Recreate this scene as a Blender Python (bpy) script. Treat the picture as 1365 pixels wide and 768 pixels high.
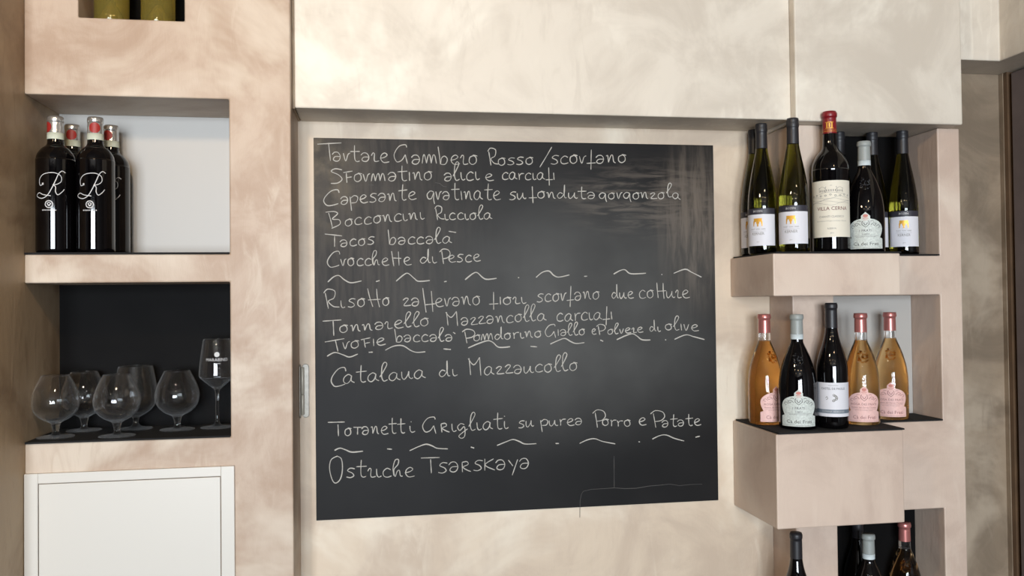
import bpy, bmesh, math, random
from mathutils import Vector, Matrix
for o in list(bpy.data.objects): bpy.data.objects.remove(o, do_unlink=True)
SC = bpy.context.scene
COL = SC.collection
PI = math.pi
H = 1.55            # eye height above the floor; all z below are relative to the eye

# ------------------------------------------------------------------ camera
S = 2.15            # distance of the eye from the blackboard wall
FPX, YAW, PITCH, ROLL = 1131.13, .15943, .01614, -.01116
_cy, _sy, _cp, _sp, _cr, _sr = math.cos(YAW), math.sin(YAW), math.cos(PITCH), math.sin(PITCH), math.cos(ROLL), math.sin(ROLL)
cam = bpy.data.cameras.new('camera')
cam.sensor_fit = 'HORIZONTAL'; cam.sensor_width = 36; cam.lens = FPX * 36 / 1365
camo = bpy.data.objects.new('camera', cam); COL.objects.link(camo)
_r = Vector((_cy, -_sy, 0)); _f = Vector((_sy * _cp, _cy * _cp, _sp)); _u = Vector((-_sy * _sp, -_cy * _sp, _cp))
_x = _r * _cr + _u * _sr; _y = _u * _cr - _r * _sr
M = Matrix((( _x.x, _y.x, -_f.x, 0), (_x.y, _y.y, -_f.y, -S), (_x.z, _y.z, -_f.z, H), (0, 0, 0, 1)))
camo.matrix_world = M
SC.camera = camo

def at_wall(px, py, Y):
    """point of the plane Y = const seen at a pixel of the photograph -> (X, Z)"""
    a, b = px - 682.5, py - 384
    u = _cr * a + _sr * b; v = -_sr * a + _cr * b
    xc = u / FPX; up = -v / FPX
    yc = _cp - _sp * up; zc = _sp + _cp * up
    d = (xc * _cy + yc * _sy, -xc * _sy + yc * _cy, zc)
    t = (Y + S) / d[1]
    return d[0] * t, d[2] * t

# ------------------------------------------------------------------ light
w = bpy.data.worlds.new('world'); SC.world = w; w.use_nodes = True
w.node_tree.nodes['Background'].inputs[0].default_value = (.75, .86, 1, 1)
w.node_tree.nodes['Background'].inputs[1].default_value = .9
SC.view_settings.view_transform = 'Standard'; SC.view_settings.look = 'None'
SC.view_settings.gamma = 1; SC.view_settings.exposure = 0.02
SC.view_settings.use_curve_mapping = False
SC.cycles.max_bounces = 14; SC.cycles.transmission_bounces = 12; SC.cycles.glossy_bounces = 6
SC.cycles.sample_clamp_indirect = 6
SC.cycles.use_denoising = True

def spot(name, loc, aim, power, col, rad, cone, blend):
    l = bpy.data.lights.new(name, 'SPOT'); l.energy = power; l.color = col; l.shadow_soft_size = rad; l.spot_size = cone; l.spot_blend = blend
    o = bpy.data.objects.new(name, l); COL.objects.link(o); o.location = (loc[0], loc[1], loc[2] + H)
    o.rotation_euler = (Vector(aim) - Vector(loc)).to_track_quat('-Z', 'Y').to_euler(); return o
def area(name, loc, rot, sx, sy, power, col):
    l = bpy.data.lights.new(name, 'AREA'); l.shape = 'RECTANGLE'; l.size = sx; l.size_y = sy; l.energy = power; l.color = col
    o = bpy.data.objects.new(name, l); COL.objects.link(o); o.location = (loc[0], loc[1], loc[2] + H); o.rotation_euler = rot; return o
WARM = (1, .72, .43); COOL = (.84, .92, 1.0)
KEY = 23
spot('lamp_over_table', (-.36, -1.42, .80), (.25, 0, -.15), KEY, WARM, .045, 2.75, .25)
for i, (x, y, p) in enumerate(((.85, -2.6, 7), (-1.4, -2.6, 5), (-.3, -3.4, 6), (.95, -3.9, 6), (-1.7, -3.9, 5), (.1, -4.8, 6))):
    spot('ceiling_spotlight', (x, y, 1.2), (x * .9, y + 1.15, 0), p, WARM, .035, 2.3, .5)
WIN = [(-1.35, .72), (-.42, .72), (.51, .72)]     # window centres and widths in the rear wall
for x, wd in WIN:
    area('daylight_through_window', (x, -6.62, .0), (PI / 2, 0, 0), wd - .1, 1.75, 182, COOL)

# ------------------------------------------------------------------ materials
def lin(c): return tuple((v / 255 / 12.92 if v / 255 <= .04045 else ((v / 255 + .055) / 1.055) ** 2.4) for v in c) + (1,)
MATS = {}
def newmat(name):
    m = bpy.data.materials.new(name); m.use_nodes = True; MATS[name] = m
    return m, m.node_tree.nodes, m.node_tree.links, m.node_tree.nodes['Principled BSDF']
def plain(name, c, rough=.5, metal=0, spec=.5, noise=0, scale=60, bump=0):
    m, N, L, B = newmat(name)
    B.inputs['Base Color'].default_value = lin(c); B.inputs['Roughness'].default_value = rough
    B.inputs['Metallic'].default_value = metal; B.inputs['Specular IOR Level'].default_value = spec
    if noise or bump:
        tc = N.new('ShaderNodeTexCoord'); n = N.new('ShaderNodeTexNoise'); n.inputs['Scale'].default_value = scale; n.inputs['Detail'].default_value = 4
        L.new(tc.outputs['Object'], n.inputs['Vector'])
        if noise:
            r = N.new('ShaderNodeValToRGB'); c0 = lin(c)
            r.color_ramp.elements[0].position = .3; r.color_ramp.elements[1].position = .7
            r.color_ramp.elements[0].color = tuple(v * (1 - noise) for v in c0[:3]) + (1,); r.color_ramp.elements[1].color = tuple(min(1, v * (1 + noise)) for v in c0[:3]) + (1,)
            L.new(n.outputs['Fac'], r.inputs['Fac']); L.new(r.outputs['Color'], B.inputs['Base Color'])
        if bump:
            b = N.new('ShaderNodeBump'); b.inputs['Strength'].default_value = bump; b.inputs['Distance'].default_value = .002
            L.new(n.outputs['Fac'], b.inputs['Height']); L.new(b.outputs['Normal'], B.inputs['Normal'])
    return m
def mixc(N, L, fac, a, b):
    x = N.new('ShaderNodeMix'); x.data_type = 'RGBA'
    for s, v in ((0, fac), (6, a), (7, b)):
        if hasattr(v, 'links'): L.new(v, x.inputs[s])
        else: x.inputs[s].default_value = v
    return x.outputs[2]
def ramp(N, L, src, p0, p1, v0=0., v1=1.):
    r = N.new('ShaderNodeMapRange'); r.interpolation_type = 'SMOOTHSTEP'
    for i, v in ((1, p0), (2, p1), (3, v0), (4, v1)): r.inputs[i].default_value = v
    L.new(src, r.inputs[0]); return r.outputs[0]
def noise(N, L, vec, scale, detail=4, rough=.55, dist=0., mp=None):
    if mp:
        m = N.new('ShaderNodeMapping'); m.inputs['Rotation'].default_value = mp[0]; m.inputs['Scale'].default_value = mp[1]
        L.new(vec, m.inputs['Vector']); vec = m.outputs[0]
    n = N.new('ShaderNodeTexNoise'); n.inputs['Scale'].default_value = scale; n.inputs['Detail'].default_value = detail
    n.inputs['Roughness'].default_value = rough; n.inputs['Distortion'].default_value = dist
    L.new(vec, n.inputs['Vector']); return n.outputs['Fac']
def plaster(name, base, dark, light, streak=.5, rough=.48):
    """hand-trowelled, waxed decorative plaster: cloudy patches, pale trowel sweeps"""
    m, N, L, B = newmat(name)
    pos = N.new('ShaderNodeNewGeometry').outputs['Position']
    n1 = noise(N, L, pos, 4.2, 6, .6, .8); n2 = noise(N, L, pos, 2.2, 5, .6, .5)
    c = mixc(N, L, ramp(N, L, n1, .38, .62), lin(base), lin(dark))
    c = mixc(N, L, ramp(N, L, n2, .48, .64, 0, .9), c, lin(light))
    s1 = noise(N, L, pos, 1.0, 6, .62, 1.6, ((0, .75, 0), (20, 20, 5)))
    s2 = noise(N, L, pos, 1.0, 6, .62, 1.4, ((0, -1.0, 0), (24, 22, 6)))
    g = noise(N, L, pos, 3.6, 3)
    mm = N.new('ShaderNodeMath'); mm.operation = 'MULTIPLY'; L.new(ramp(N, L, s1, .50, .74), mm.inputs[0]); L.new(ramp(N, L, g, .47, .62, 0, streak), mm.inputs[1])
    c = mixc(N, L, mm.outputs[0], c, lin(light))
    m2 = N.new('ShaderNodeMath'); m2.operation = 'MULTIPLY'; L.new(ramp(N, L, s2, .50, .74), m2.inputs[0]); L.new(ramp(N, L, g, .52, .36, 0, streak), m2.inputs[1])
    c = mixc(N, L, m2.outputs[0], c, lin(dark))
    L.new(c, B.inputs['Base Color']); B.inputs['Roughness'].default_value = rough; B.inputs['Specular IOR Level'].default_value = .35
    b = N.new('ShaderNodeBump'); b.inputs['Strength'].default_value = .25; b.inputs['Distance'].default_value = .003
    h = N.new('ShaderNodeMath'); h.operation = 'ADD'; L.new(s1, h.inputs[0]); L.new(s2, h.inputs[1])
    L.new(h.outputs[0], b.inputs['Height']); L.new(b.outputs['Normal'], B.inputs['Normal'])
    return m
def glass(name, c, rough=.01, ior=1.48):
    m, N, L, B = newmat(name)
    B.inputs['Base Color'].default_value = (*c, 1); B.inputs['Roughness'].default_value = rough; B.inputs['IOR'].default_value = ior
    B.inputs['Transmission Weight'].default_value = 1
    return m
P_WALL = plaster('plaster_blackboard_wall', (206, 188, 166), (190, 171, 151), (222, 210, 191))
P_LEFT = plaster('plaster_left_niches', (184, 163, 144), (166, 141, 120), (202, 187, 169))
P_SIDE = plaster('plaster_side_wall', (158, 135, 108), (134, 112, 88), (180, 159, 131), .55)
P_RIGHT = plaster('plaster_right_niches', (205, 184, 167), (190, 168, 152), (215, 198, 181), .35)
P_TOP = plaster('plaster_upper_panels', (212, 202, 187), (196, 185, 170), (230, 222, 207), .6)
P_GREY = plaster('plaster_grey_corner', (146, 129, 109), (120, 105, 88), (170, 154, 134), .5)
WHITE = plain('white_lacquer', (204, 199, 190), .35)
PANELWHITE = plain('white_back_panel', (174, 170, 164), .45)
BLACKPANEL = plain('black_back_panel', (14, 13, 13), .6, spec=.06, noise=.15, scale=12)
MAT_FELT = plain('black_mat', (16, 15, 16), .9, noise=.25, scale=400)
ROOMW = plain('far_room_wall', (58, 50, 44), .8); FLOORM = plain('floor_boards', (58, 45, 36), .85, noise=.2, scale=5)
CEILM = plain('ceiling_paint', (104, 96, 88), .9)
DOORM = plain('brown_door', (98, 87, 85), .5, noise=.10, scale=20); DOORFR = plain('door_edge_wood', (92, 70, 50), .5, noise=.2, scale=15)
GAP = plain('dark_gap', (30, 24, 20), .8)
CHALK = plain('chalk', (182, 178, 170), .95, spec=.1, noise=.28, scale=900)
CHALKTHIN = plain('chalk_scratch', (92, 90, 88), .95, spec=.1)
HINGEM = plain('hinge_metal', (136, 131, 122), .4, metal=.35, noise=.15, scale=120)
HINGEB = plain('hinge_barrel_metal', (176, 170, 156), .4, metal=.2)
DARKGLASS = plain('dark_wine_glass', (5, 4, 5), .04, spec=.6)
GREENGLASS = glass('green_wine_glass', (.135, .13, .014), .01)
ROSE = glass('rose_wine', (1.0, .68, .33), .015, 1.40)
OLIVE = glass('white_wine_glass', (.66, .52, .12), .01, 1.42); OLIVE.node_tree.nodes['Principled BSDF'].inputs['Transmission Weight'].default_value = .86
CLEAR = glass('clear_glass', (.99, .995, .995), .0, 1.52)
CLEAR.node_tree.nodes['Principled BSDF'].inputs['Sheen Weight'].default_value = .14
CAPBLACK = plain('black_capsule', (34, 33, 36), .45)
CAPGREY = plain('grey_capsule', (146, 150, 146), .45)
CAPBAND = plain('pale_tax_band', (196, 206, 208), .5)
CAPPINK = plain('copper_pink_capsule', (186, 118, 112), .32, metal=.55)
CAPRED = plain('red_capsule', (122, 20, 28), .35)
GOLD = plain('gold_print', (226, 170, 66), .4, metal=.35)
SILVER = plain('silver_capsule', (214, 212, 208), .25, metal=.85)
TAXGREEN = plain('tax_strip', (190, 194, 176), .6)
REDDOT = plain('red_seal', (150, 34, 28), .5)
LBLWHITE = plain('white_label_paper', (216, 214, 218), .6)
LBLDARK = plain('dark_label_strip', (48, 46, 54), .5)
LBLCREAM = plain('cream_label_paper', (222, 214, 196), .6)
LBLPINK = plain('pink_label_paper', (226, 184, 176), .55, noise=.06, scale=200)
LBLGREY = plain('silver_label_paper', (198, 203, 196), .55, noise=.16, scale=220)
LBLBAND = plain('blue_grey_band', (112, 122, 132), .5)
INKDARK = plain('dark_ink', (62, 58, 60), .6); INKGREY = plain('grey_ink', (128, 124, 118), .6); INKWINE = plain('wine_ink', (104, 40, 40), .6)
INKROSE = plain('rose_ink', (146, 92, 92), .6); INKRED = plain('coral_ink', (196, 122, 108), .6); INKWHITE = plain('white_print', (190, 188, 186), .5)

def board_mat():
    m, N, L, B = newmat('blackboard_paint')
    pos = N.new('ShaderNodeNewGeometry').outputs['Position']
    n = noise(N, L, pos, 3.0, 4); st = noise(N, L, pos, 1.0, 5, .6, .5, ((0, .12, 0), (9, 9, 60))); sv = noise(N, L, pos, 1.0, 5, .6, .4, ((0, 0, 0), (60, 9, 7)))
    fine = noise(N, L, pos, 14, 5, .65)
    c = mixc(N, L, ramp(N, L, n, .3, .7), lin((21, 20, 20)), lin((29, 28, 28)))
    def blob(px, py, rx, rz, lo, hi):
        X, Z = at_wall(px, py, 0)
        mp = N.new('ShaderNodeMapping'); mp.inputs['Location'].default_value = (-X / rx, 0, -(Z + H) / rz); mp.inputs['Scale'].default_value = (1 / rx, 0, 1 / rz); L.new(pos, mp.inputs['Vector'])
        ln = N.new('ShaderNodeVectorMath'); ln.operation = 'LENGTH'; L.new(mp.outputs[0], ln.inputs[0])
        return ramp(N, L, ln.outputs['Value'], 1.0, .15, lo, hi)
    def mul(a, b):
        k = N.new('ShaderNodeMath'); k.operation = 'MULTIPLY'; L.new(a, k.inputs[0]); L.new(b, k.inputs[1]); return k.outputs[0]
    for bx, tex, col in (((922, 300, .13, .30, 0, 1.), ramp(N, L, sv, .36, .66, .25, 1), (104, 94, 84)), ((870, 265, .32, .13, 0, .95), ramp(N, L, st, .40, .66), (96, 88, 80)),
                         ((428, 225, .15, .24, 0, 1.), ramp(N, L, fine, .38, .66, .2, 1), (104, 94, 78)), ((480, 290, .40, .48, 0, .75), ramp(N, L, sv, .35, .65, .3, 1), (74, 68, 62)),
                         ((770, 420, .62, .42, 0, .75), ramp(N, L, n, .3, .7, .55, 1), (92, 92, 90))):  # last, widest blob: grey window sheen painted into the board colour
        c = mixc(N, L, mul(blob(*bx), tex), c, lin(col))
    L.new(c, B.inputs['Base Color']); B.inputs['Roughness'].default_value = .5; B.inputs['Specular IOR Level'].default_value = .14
    return m
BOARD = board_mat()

# ------------------------------------------------------------------ helpers
def add_box(bm, x0, x1, y0, y1, z0, z1):
    vs = [bm.verts.new((x, y, z)) for x in (x0, x1) for y in (y0, y1) for z in (z0, z1)]
    for q in ((0, 1, 3, 2), (4, 6, 7, 5), (0, 4, 5, 1), (2, 3, 7, 6), (0, 2, 6, 4), (1, 5, 7, 3)): bm.faces.new([vs[i] for i in q])
    return vs
def obj(name, bm, mat, parent=None, smooth=False, bevel=0, loc=None):
    bmesh.ops.recalc_face_normals(bm, faces=bm.faces[:])
    me = bpy.data.meshes.new(name); bm.to_mesh(me); bm.free()
    me.materials.append(mat)
    if smooth:
        for p in me.polygons: p.use_smooth = True
    o = bpy.data.objects.new(name, me); COL.objects.link(o)
    if parent: o.parent = parent
    if loc: o.location = loc
    if bevel:
        b = o.modifiers.new('bevel', 'BEVEL'); b.width = bevel; b.segments = 2; b.limit_method = 'ANGLE'; b.angle_limit = .6
    return o
def boxes(name, lst, mat, parent=None, bevel=0, up=True):
    bm = bmesh.new()
    for b in lst:
        b = list(b)
        if up: b[4] += H; b[5] += H
        add_box(bm, *b)
    return obj(name, bm, mat, parent, bevel=bevel)
def tag(o, label=None, cat=None, group=None, kind=None):
    for k, v in (('label', label), ('category', cat), ('group', group), ('kind', kind)):
        if v: o[k] = v
    return o
def struct(o): o['kind'] = 'structure'; return o
def thing(name, loc, label, cat, group=None, rz=0):
    o = bpy.data.objects.new(name, None); COL.objects.link(o); o.empty_display_size = .05
    o.location = (loc[0], loc[1], loc[2] + H); o.rotation_euler.z = rz
    return tag(o, label, cat, group)
def dup(root, loc, rz, label, group=None):
    r = root.copy(); COL.objects.link(r); r.location = (loc[0], loc[1], loc[2] + H); r.rotation_euler.z = rz
    r['label'] = label
    if group: r['group'] = group
    for ch in list(root.children):
        c = ch.copy(); COL.objects.link(c); c.parent = r
        for g in list(ch.children):
            d = g.copy(); COL.objects.link(d); d.parent = c
    return r
def cellmass(name, a, b, solid, c0, c1, mat, axis='xz', bevel=.003):
    """a welded mass: cells of a grid over (x,z) or (x,y), extruded along the third axis, only outer faces kept"""
    bm = bmesh.new(); V = {}
    def v(i, j, k):
        key = (i, j, k)
        if key not in V:
            t = (c0, c1)[k]
            p = (a[i], t, b[j] + H) if axis == 'xz' else (a[i], b[j], t + H)
            V[key] = bm.verts.new(p)
        return V[key]
    n, m = len(a) - 1, len(b) - 1
    ins = lambda i, j: 0 <= i < n and 0 <= j < m and solid((a[i] + a[i + 1]) / 2, (b[j] + b[j + 1]) / 2)
    for i in range(n):
        for j in range(m):
            if not ins(i, j): continue
            for k in (0, 1): bm.faces.new([v(i, j, k), v(i + 1, j, k), v(i + 1, j + 1, k), v(i, j + 1, k)])
            for di, dj, e in ((-1, 0, ((i, j), (i, j + 1))), (1, 0, ((i + 1, j), (i + 1, j + 1))), (0, -1, ((i, j), (i + 1, j))), (0, 1, ((i, j + 1), (i + 1, j + 1)))):
                if not ins(i + di, j + dj): bm.faces.new([v(*e[0], 0), v(*e[1], 0), v(*e[1], 1), v(*e[0], 1)])
    bmesh.ops.recalc_face_normals(bm, faces=bm.faces[:])
    bmesh.ops.dissolve_limit(bm, angle_limit=.01, verts=bm.verts[:], edges=bm.edges[:])
    return obj(name, bm, mat, bevel=bevel)

def catmull(P, n=5):
    if len(P) < 3: return [tuple(p) for p in P]
    out = []
    for i in range(len(P) - 1):
        p0, p1, p2, p3 = P[max(i - 1, 0)], P[i], P[i + 1], P[min(i + 2, len(P) - 1)]
        for k in range(n):
            t = k / n
            out.append(tuple(.5 * (2 * b + (c - a) * t + (2 * a - 5 * b + 4 * c - d) * t * t + (3 * b - a - 3 * c + d) * t ** 3) for a, b, c, d in zip(p0, p1, p2, p3)))
    out.append(tuple(P[-1])); return out
def ribbon2d(pts, width):
    """centre line in a plane -> rows of (left, mid, right)"""
    rows = []
    for i, p in enumerate(pts):
        a, b = pts[max(i - 1, 0)], pts[min(i + 1, len(pts) - 1)]
        dx, dy = b[0] - a[0], b[1] - a[1]; l = math.hypot(dx, dy) or 1
        wd = width(i / max(1, len(pts) - 1)) / 2 if callable(width) else width / 2
        nx, ny = -dy / l * wd, dx / l * wd
        rows.append(((p[0] + nx, p[1] + ny), p, (p[0] - nx, p[1] - ny)))
    return rows

# ------------------------------------------------------------------ setting
struct(boxes('floor', [(-3.4, 2.2, -6.9, .3, -H - .1, -H)], FLOORM))
CZ = 1.25
struct(boxes('ceiling', [(-3.4, 2.2, -6.9, .3, CZ, CZ + .1)], CEILM))
COLX = -.1864; LX0 = -.7457; LX1 = -.3207; LY = -.1815; NB = .020
struct(boxes('wall_back', [(COLX - .04, 1.9, 0, .15, -H, CZ)], P_WALL))
# left niche unit
UN1, UN0, LN1, LN0 = .4607, .1134, .0514, -.2941
TNX0, TNX1, TNZ = -.636, -.415, .632
struct(cellmass('wall_left_niches', [LX0, TNX0, LX1 - .094, LX1, COLX], [-H, LN0, LN1, UN0, UN1, TNZ, 1.0, CZ],
    lambda x, z: not ((x < LX1 and (LN0 < z < LN1 or UN0 < z < UN1)) or (TNX0 < x < LX1 - .094 and TNZ < z < 1.0)), LY, NB, P_LEFT))
struct(boxes('wall_left_backing', [(LX0, COLX - .041, NB + .006, .15, -H, CZ)], P_LEFT))
struct(boxes('trim_1', [(LX0 + .001, LX1 + .02, NB + .0005, NB + .0055, UN0, UN1 + .02)], PANELWHITE))
struct(boxes('trim_2', [(LX0 + .001, LX1 + .02, NB + .0005, NB + .0055, LN0 - .02, LN1 + .002)], BLACKPANEL))
struct(boxes('trim_3', [(TNX0 - .01, TNX1 + .01, NB + .0005, NB + .0055, TNZ - .01, 1.01)], BLACKPANEL))
struct(cellmass('wall_left', [-3.4, -1.0, LX0], [-.32, .15], lambda x, y: True, -H, CZ, P_SIDE, axis='xy', bevel=.004))
# upper boxed-out panels
TPX = at_wall(393, 143, -.1495)[0]
struct(boxes('trim_4', [(TPX, 1.0415, -.1495, -.0005, .4524, CZ)], P_TOP, bevel=.003))
struct(boxes('trim_10', [(COLX + .0005, TPX - .0005, -.140, -.0005, .4524, CZ)], P_SIDE))
struct(boxes('trim_5', [(1.042, 1.5044, -.1746, -.0005, .4450, CZ)], P_TOP, bevel=.004))
# right niche unit
PX0, PX1, JX, FX1, FY = 1.048, 1.161, 1.463, 1.527, -.130
UR1, UR0, MR1, MR0, BR1 = .1085, .0062, -.3236, -.552, -.889
struct(cellmass('wall_right_niches', [PX0, PX1, JX, FX1], [-H, BR1 - .16, BR1, MR0, MR1, UR0, UR1, .4445],
    lambda x, z: not (PX1 < x < JX and (UR1 < z or MR1 < z < UR0 or BR1 < z < MR0)), FY, -.0005, P_RIGHT))
struct(boxes('trim_6', [(PX1 + .001, JX - .001, -.0065, -.001, UR1 + .001, .444)], BLACKPANEL))
struct(boxes('trim_7', [(PX1 + .001, JX - .001, -.0065, -.001, MR1 + .001, UR0 - .001)], PANELWHITE))
struct(boxes('trim_8', [(PX1 + .001, JX - .001, -.0065, -.001, BR1 + .001, MR0 - .001)], BLACKPANEL))
# lowered beam over the doorway corner, grey wall and side door at the right
HX = 1.651; RX = 1.748
struct(cellmass('trim_9', [1.506, HX, 2.2], [-1.70, FY, -.0005], lambda x, y: x > HX or y > FY, .6285, CZ, P_TOP, axis='xy', bevel=.003))
struct(boxes('trim_11', [(HX + .05, 2.2, -6.45, -1.701, .6285, CZ)], ROOMW))
struct(boxes('wall_back_corner', [(FX1 + .0005, RX, -.004, -.0005, -H, .628)], P_GREY))
struct(boxes('wall_right', [(RX, 2.2, -.020, -.0005, -H, .628)], P_GREY))
struct(boxes('wall_right_far', [(RX + .03, 2.2, -6.45, -1.25, -H, .6275)], ROOMW))
struct(boxes('door_1_frame', [(RX + .002, RX + .06, -.034, -.0205, -H, .628)], DOORFR))
struct(boxes('door_1', [(RX + .004, RX + .06, -1.24, -.047, -H, .622)], DOORM, bevel=.003))
struct(boxes('door_1_gap', [(RX + .03, RX + .06, -.0465, -.0345, -H, .628)], GAP))
struct(boxes('wall_right_end', [(RX + .061, 2.2, -1.249, -.021, -H, .628)], GAP))
# far side of the room: rear wall with three tall windows, far left wall
xs = [-3.4]
for x, wd in WIN: xs += [x - wd / 2, x + wd / 2]
xs += [2.2]
struct(cellmass('wall_rear', xs, [-H, -.95, .95, CZ], lambda x, z: not (-.95 < z < .95 and any(abs(x - c) < d / 2 for c, d in WIN)), -6.6, -6.45, ROOMW, bevel=0))
struct(boxes('wall_far_left', [(-3.5, -3.4, -6.6, -.3, -H, CZ)], ROOMW))
for i, (x, wd) in enumerate(WIN):
    h = wd / 2
    struct(boxes('window_%d' % (i + 1), [(x - h, x - h + .05, -6.56, -6.49, -.95, .95), (x + h - .05, x + h, -6.56, -6.49, -.95, .95), (x - h + .05, x + h - .05, -6.56, -6.49, -.95, -.9),
        (x - h + .05, x + h - .05, -6.56, -6.49, .9, .95), (x - .025, x + .025, -6.55, -6.50, -.9, .9), (x - h + .05, x - .025, -6.55, -6.50, .28, .32), (x + .025, x + h - .05, -6.55, -6.50, .28, .32)], DOORFR))

# ------------------------------------------------------------------ box shelves, mats
BX0, BX1, BY = .9385, 1.2700, -.2490
def box_shelf(z0, z1, label):
    o = cellmass('box_shelf', [BX0, PX0 - .0005, BX1], [BY, FY - .0005, -.0005], lambda x, y: x < PX0 or y < FY, z0, z1, P_RIGHT, axis='xy', bevel=.003)
    return tag(o, label, 'shelf', 'plaster box shelves beside the blackboard')
box_shelf(UR0, UR1, 'shallow plaster box shelf jutting out under the tall white-labelled bottles, right of the blackboard')
box_shelf(MR0 + .003, MR1, 'deep plaster box shelf jutting out under the orange and dark bottles')
box_shelf(BR1 - .16, BR1, 'lowest plaster box shelf, below the deep one')
MT = .004
def right_mat(z, label):
    o = cellmass('shelf_mat', [BX0 + .006, PX0 - .001, PX1 + .001, BX1 + .002, JX - .001], [BY - .002, FY - .002, -.007],
        lambda x, y: (x < BX1 + .002 and y < FY - .002) or (y > FY - .002 and (x < PX0 - .001 or x > PX1 + .001)), z + .0003, z + MT, MAT_FELT, axis='xy', bevel=0)
    return tag(o, label, 'mat', 'black mats on the shelves')
right_mat(UR1, 'thin black mat under the tall white-labelled bottles on the upper right shelf')
right_mat(MR1, 'black mat under the orange and dark bottles on the deep box shelf')
right_mat(BR1, 'black mat under the lowest bottles at the bottom right')
def left_mat(z, label):
    return tag(boxes('shelf_mat', [(LX0 + .001, LX1 - .001, LY - .003, NB - .001, z + .0003, z + MT)], MAT_FELT), label, 'mat', 'black mats on the shelves')
left_mat(UN0, 'thin black mat under the dark red-sealed bottles in the left niche')
left_mat(LN0, 'black mat under the drinking glasses in the left niche')

# ------------------------------------------------------------------ white access panel in the left wall
PZ1 = -.3570
ap = thing('access_panel', (LX0, LY, -1.0), 'white access panel set in the plaster below the drinking glasses', 'access panel')
ax1 = -.3125; fw = .0285
def local(o): o.parent = ap; o.location = (-LX0, -LY, 1.0 - H); return o
local(boxes('frame', [(LX0 + .001, LX0 + fw, LY - .008, LY - .0003, -1.0, PZ1), (ax1 - fw, ax1, LY - .008, LY - .0003, -1.0, PZ1),
    (LX0 + fw, ax1 - fw, LY - .008, LY - .0003, PZ1 - .0215, PZ1), (LX0 + fw, ax1 - fw, LY - .008, LY - .0003, -1.0, -.97)], WHITE, bevel=.0012))
local(boxes('door', [(LX0 + fw + .0016, ax1 - fw - .0016, LY - .0072, LY - .0003, -.968, PZ1 - .0231)], WHITE, bevel=.001))

# ------------------------------------------------------------------ hinge in the corner left of the blackboard
def slot_mesh(cx, cz, hw, hh, y0, y1):
    bm = bmesh.new(); pts = []
    for k in range(24):
        a = 2 * PI * k / 24; zz = math.sin(a) * hw
        pts.append((cx + math.cos(a) * hw, cz + zz + (hh - hw) * (1 if zz >= 0 else -1)))
    top = [bm.verts.new((x, y0, z)) for x, z in pts]; bot = [bm.verts.new((x, y1, z)) for x, z in pts]
    bm.faces.new(top); bm.faces.new(bot[::-1])
    for i in range(24): bm.faces.new([top[i], top[(i + 1) % 24], bot[(i + 1) % 24], bot[i]])
    return bm
hz = at_wall(401, 521, 0)[1]
hg = thing('hinge', (-.176, 0, hz), 'pale metal hinge with rounded leaves in the corner left of the blackboard', 'hinge')
obj('leaf', slot_mesh(.004, 0, .0085, .066, -.004, -.0004), HINGEM, hg, bevel=.001)
b2 = obj('leaf', slot_mesh(.0, 0, .0085, .066, -.0015, .0015), HINGEM, hg, bevel=.001); b2.rotation_euler.z = PI / 2; b2.location = (-.0085, -.013, 0)
def tube_mesh(r, z0, z1, seg=16):
    return lathe([(0, z0), (r * .8, z0), (r, z0 + r * .3), (r, z1 - r * .3), (r * .8, z1), (0, z1)], seg)
def lathe(prof, seg=40, bm=None):
    bm = bm or bmesh.new(); rings = []
    for r, z in prof:
        if r < 1e-6: rings.append([bm.verts.new((0, 0, z))])
        else: rings.append([bm.verts.new((r * math.cos(2 * PI * k / seg), r * math.sin(2 * PI * k / seg), z)) for k in range(seg)])
    for a, b in zip(rings, rings[1:]):
        for k in range(seg):
            k2 = (k + 1) % seg
            if len(a) == 1 and len(b) == 1: continue
            if len(a) == 1: bm.faces.new([a[0], b[k], b[k2]])
            elif len(b) == 1: bm.faces.new([a[k], a[k2], b[0]])
            else: bm.faces.new([a[k], a[k2], b[k2], b[k]])
    return bm
for z0, z1 in ((-.058, -.0085), (-.0075, .058)):
    k = obj('barrel', tube_mesh(.0042, z0, z1), HINGEB, hg, smooth=True); k.location = (-.003, -.0085, 0)

# ------------------------------------------------------------------ blackboard with chalk menu
BY0 = -.004
c = [at_wall(*p, BY0) for p in ((418, 181), (950, 196), (958.5, 670), (421.5, 691))]
bx0 = (c[0][0] + c[3][0]) / 2; bx1 = (c[1][0] + c[2][0]) / 2; bz1 = (c[0][1] + c[1][1]) / 2; bz0 = (c[2][1] + c[3][1]) / 2
bb = thing('blackboard', ((bx0 + bx1) / 2, 0, bz0), 'large blackboard on the wall with a handwritten chalk menu', 'blackboard')
bbo = (-(bx0 + bx1) / 2, 0, -bz0 - H)
s_ = boxes('board_surface', [(bx0, bx1, BY0, -.0004, bz0, bz1)], BOARD, bb, bevel=.0008); s_.location = bbo
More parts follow.
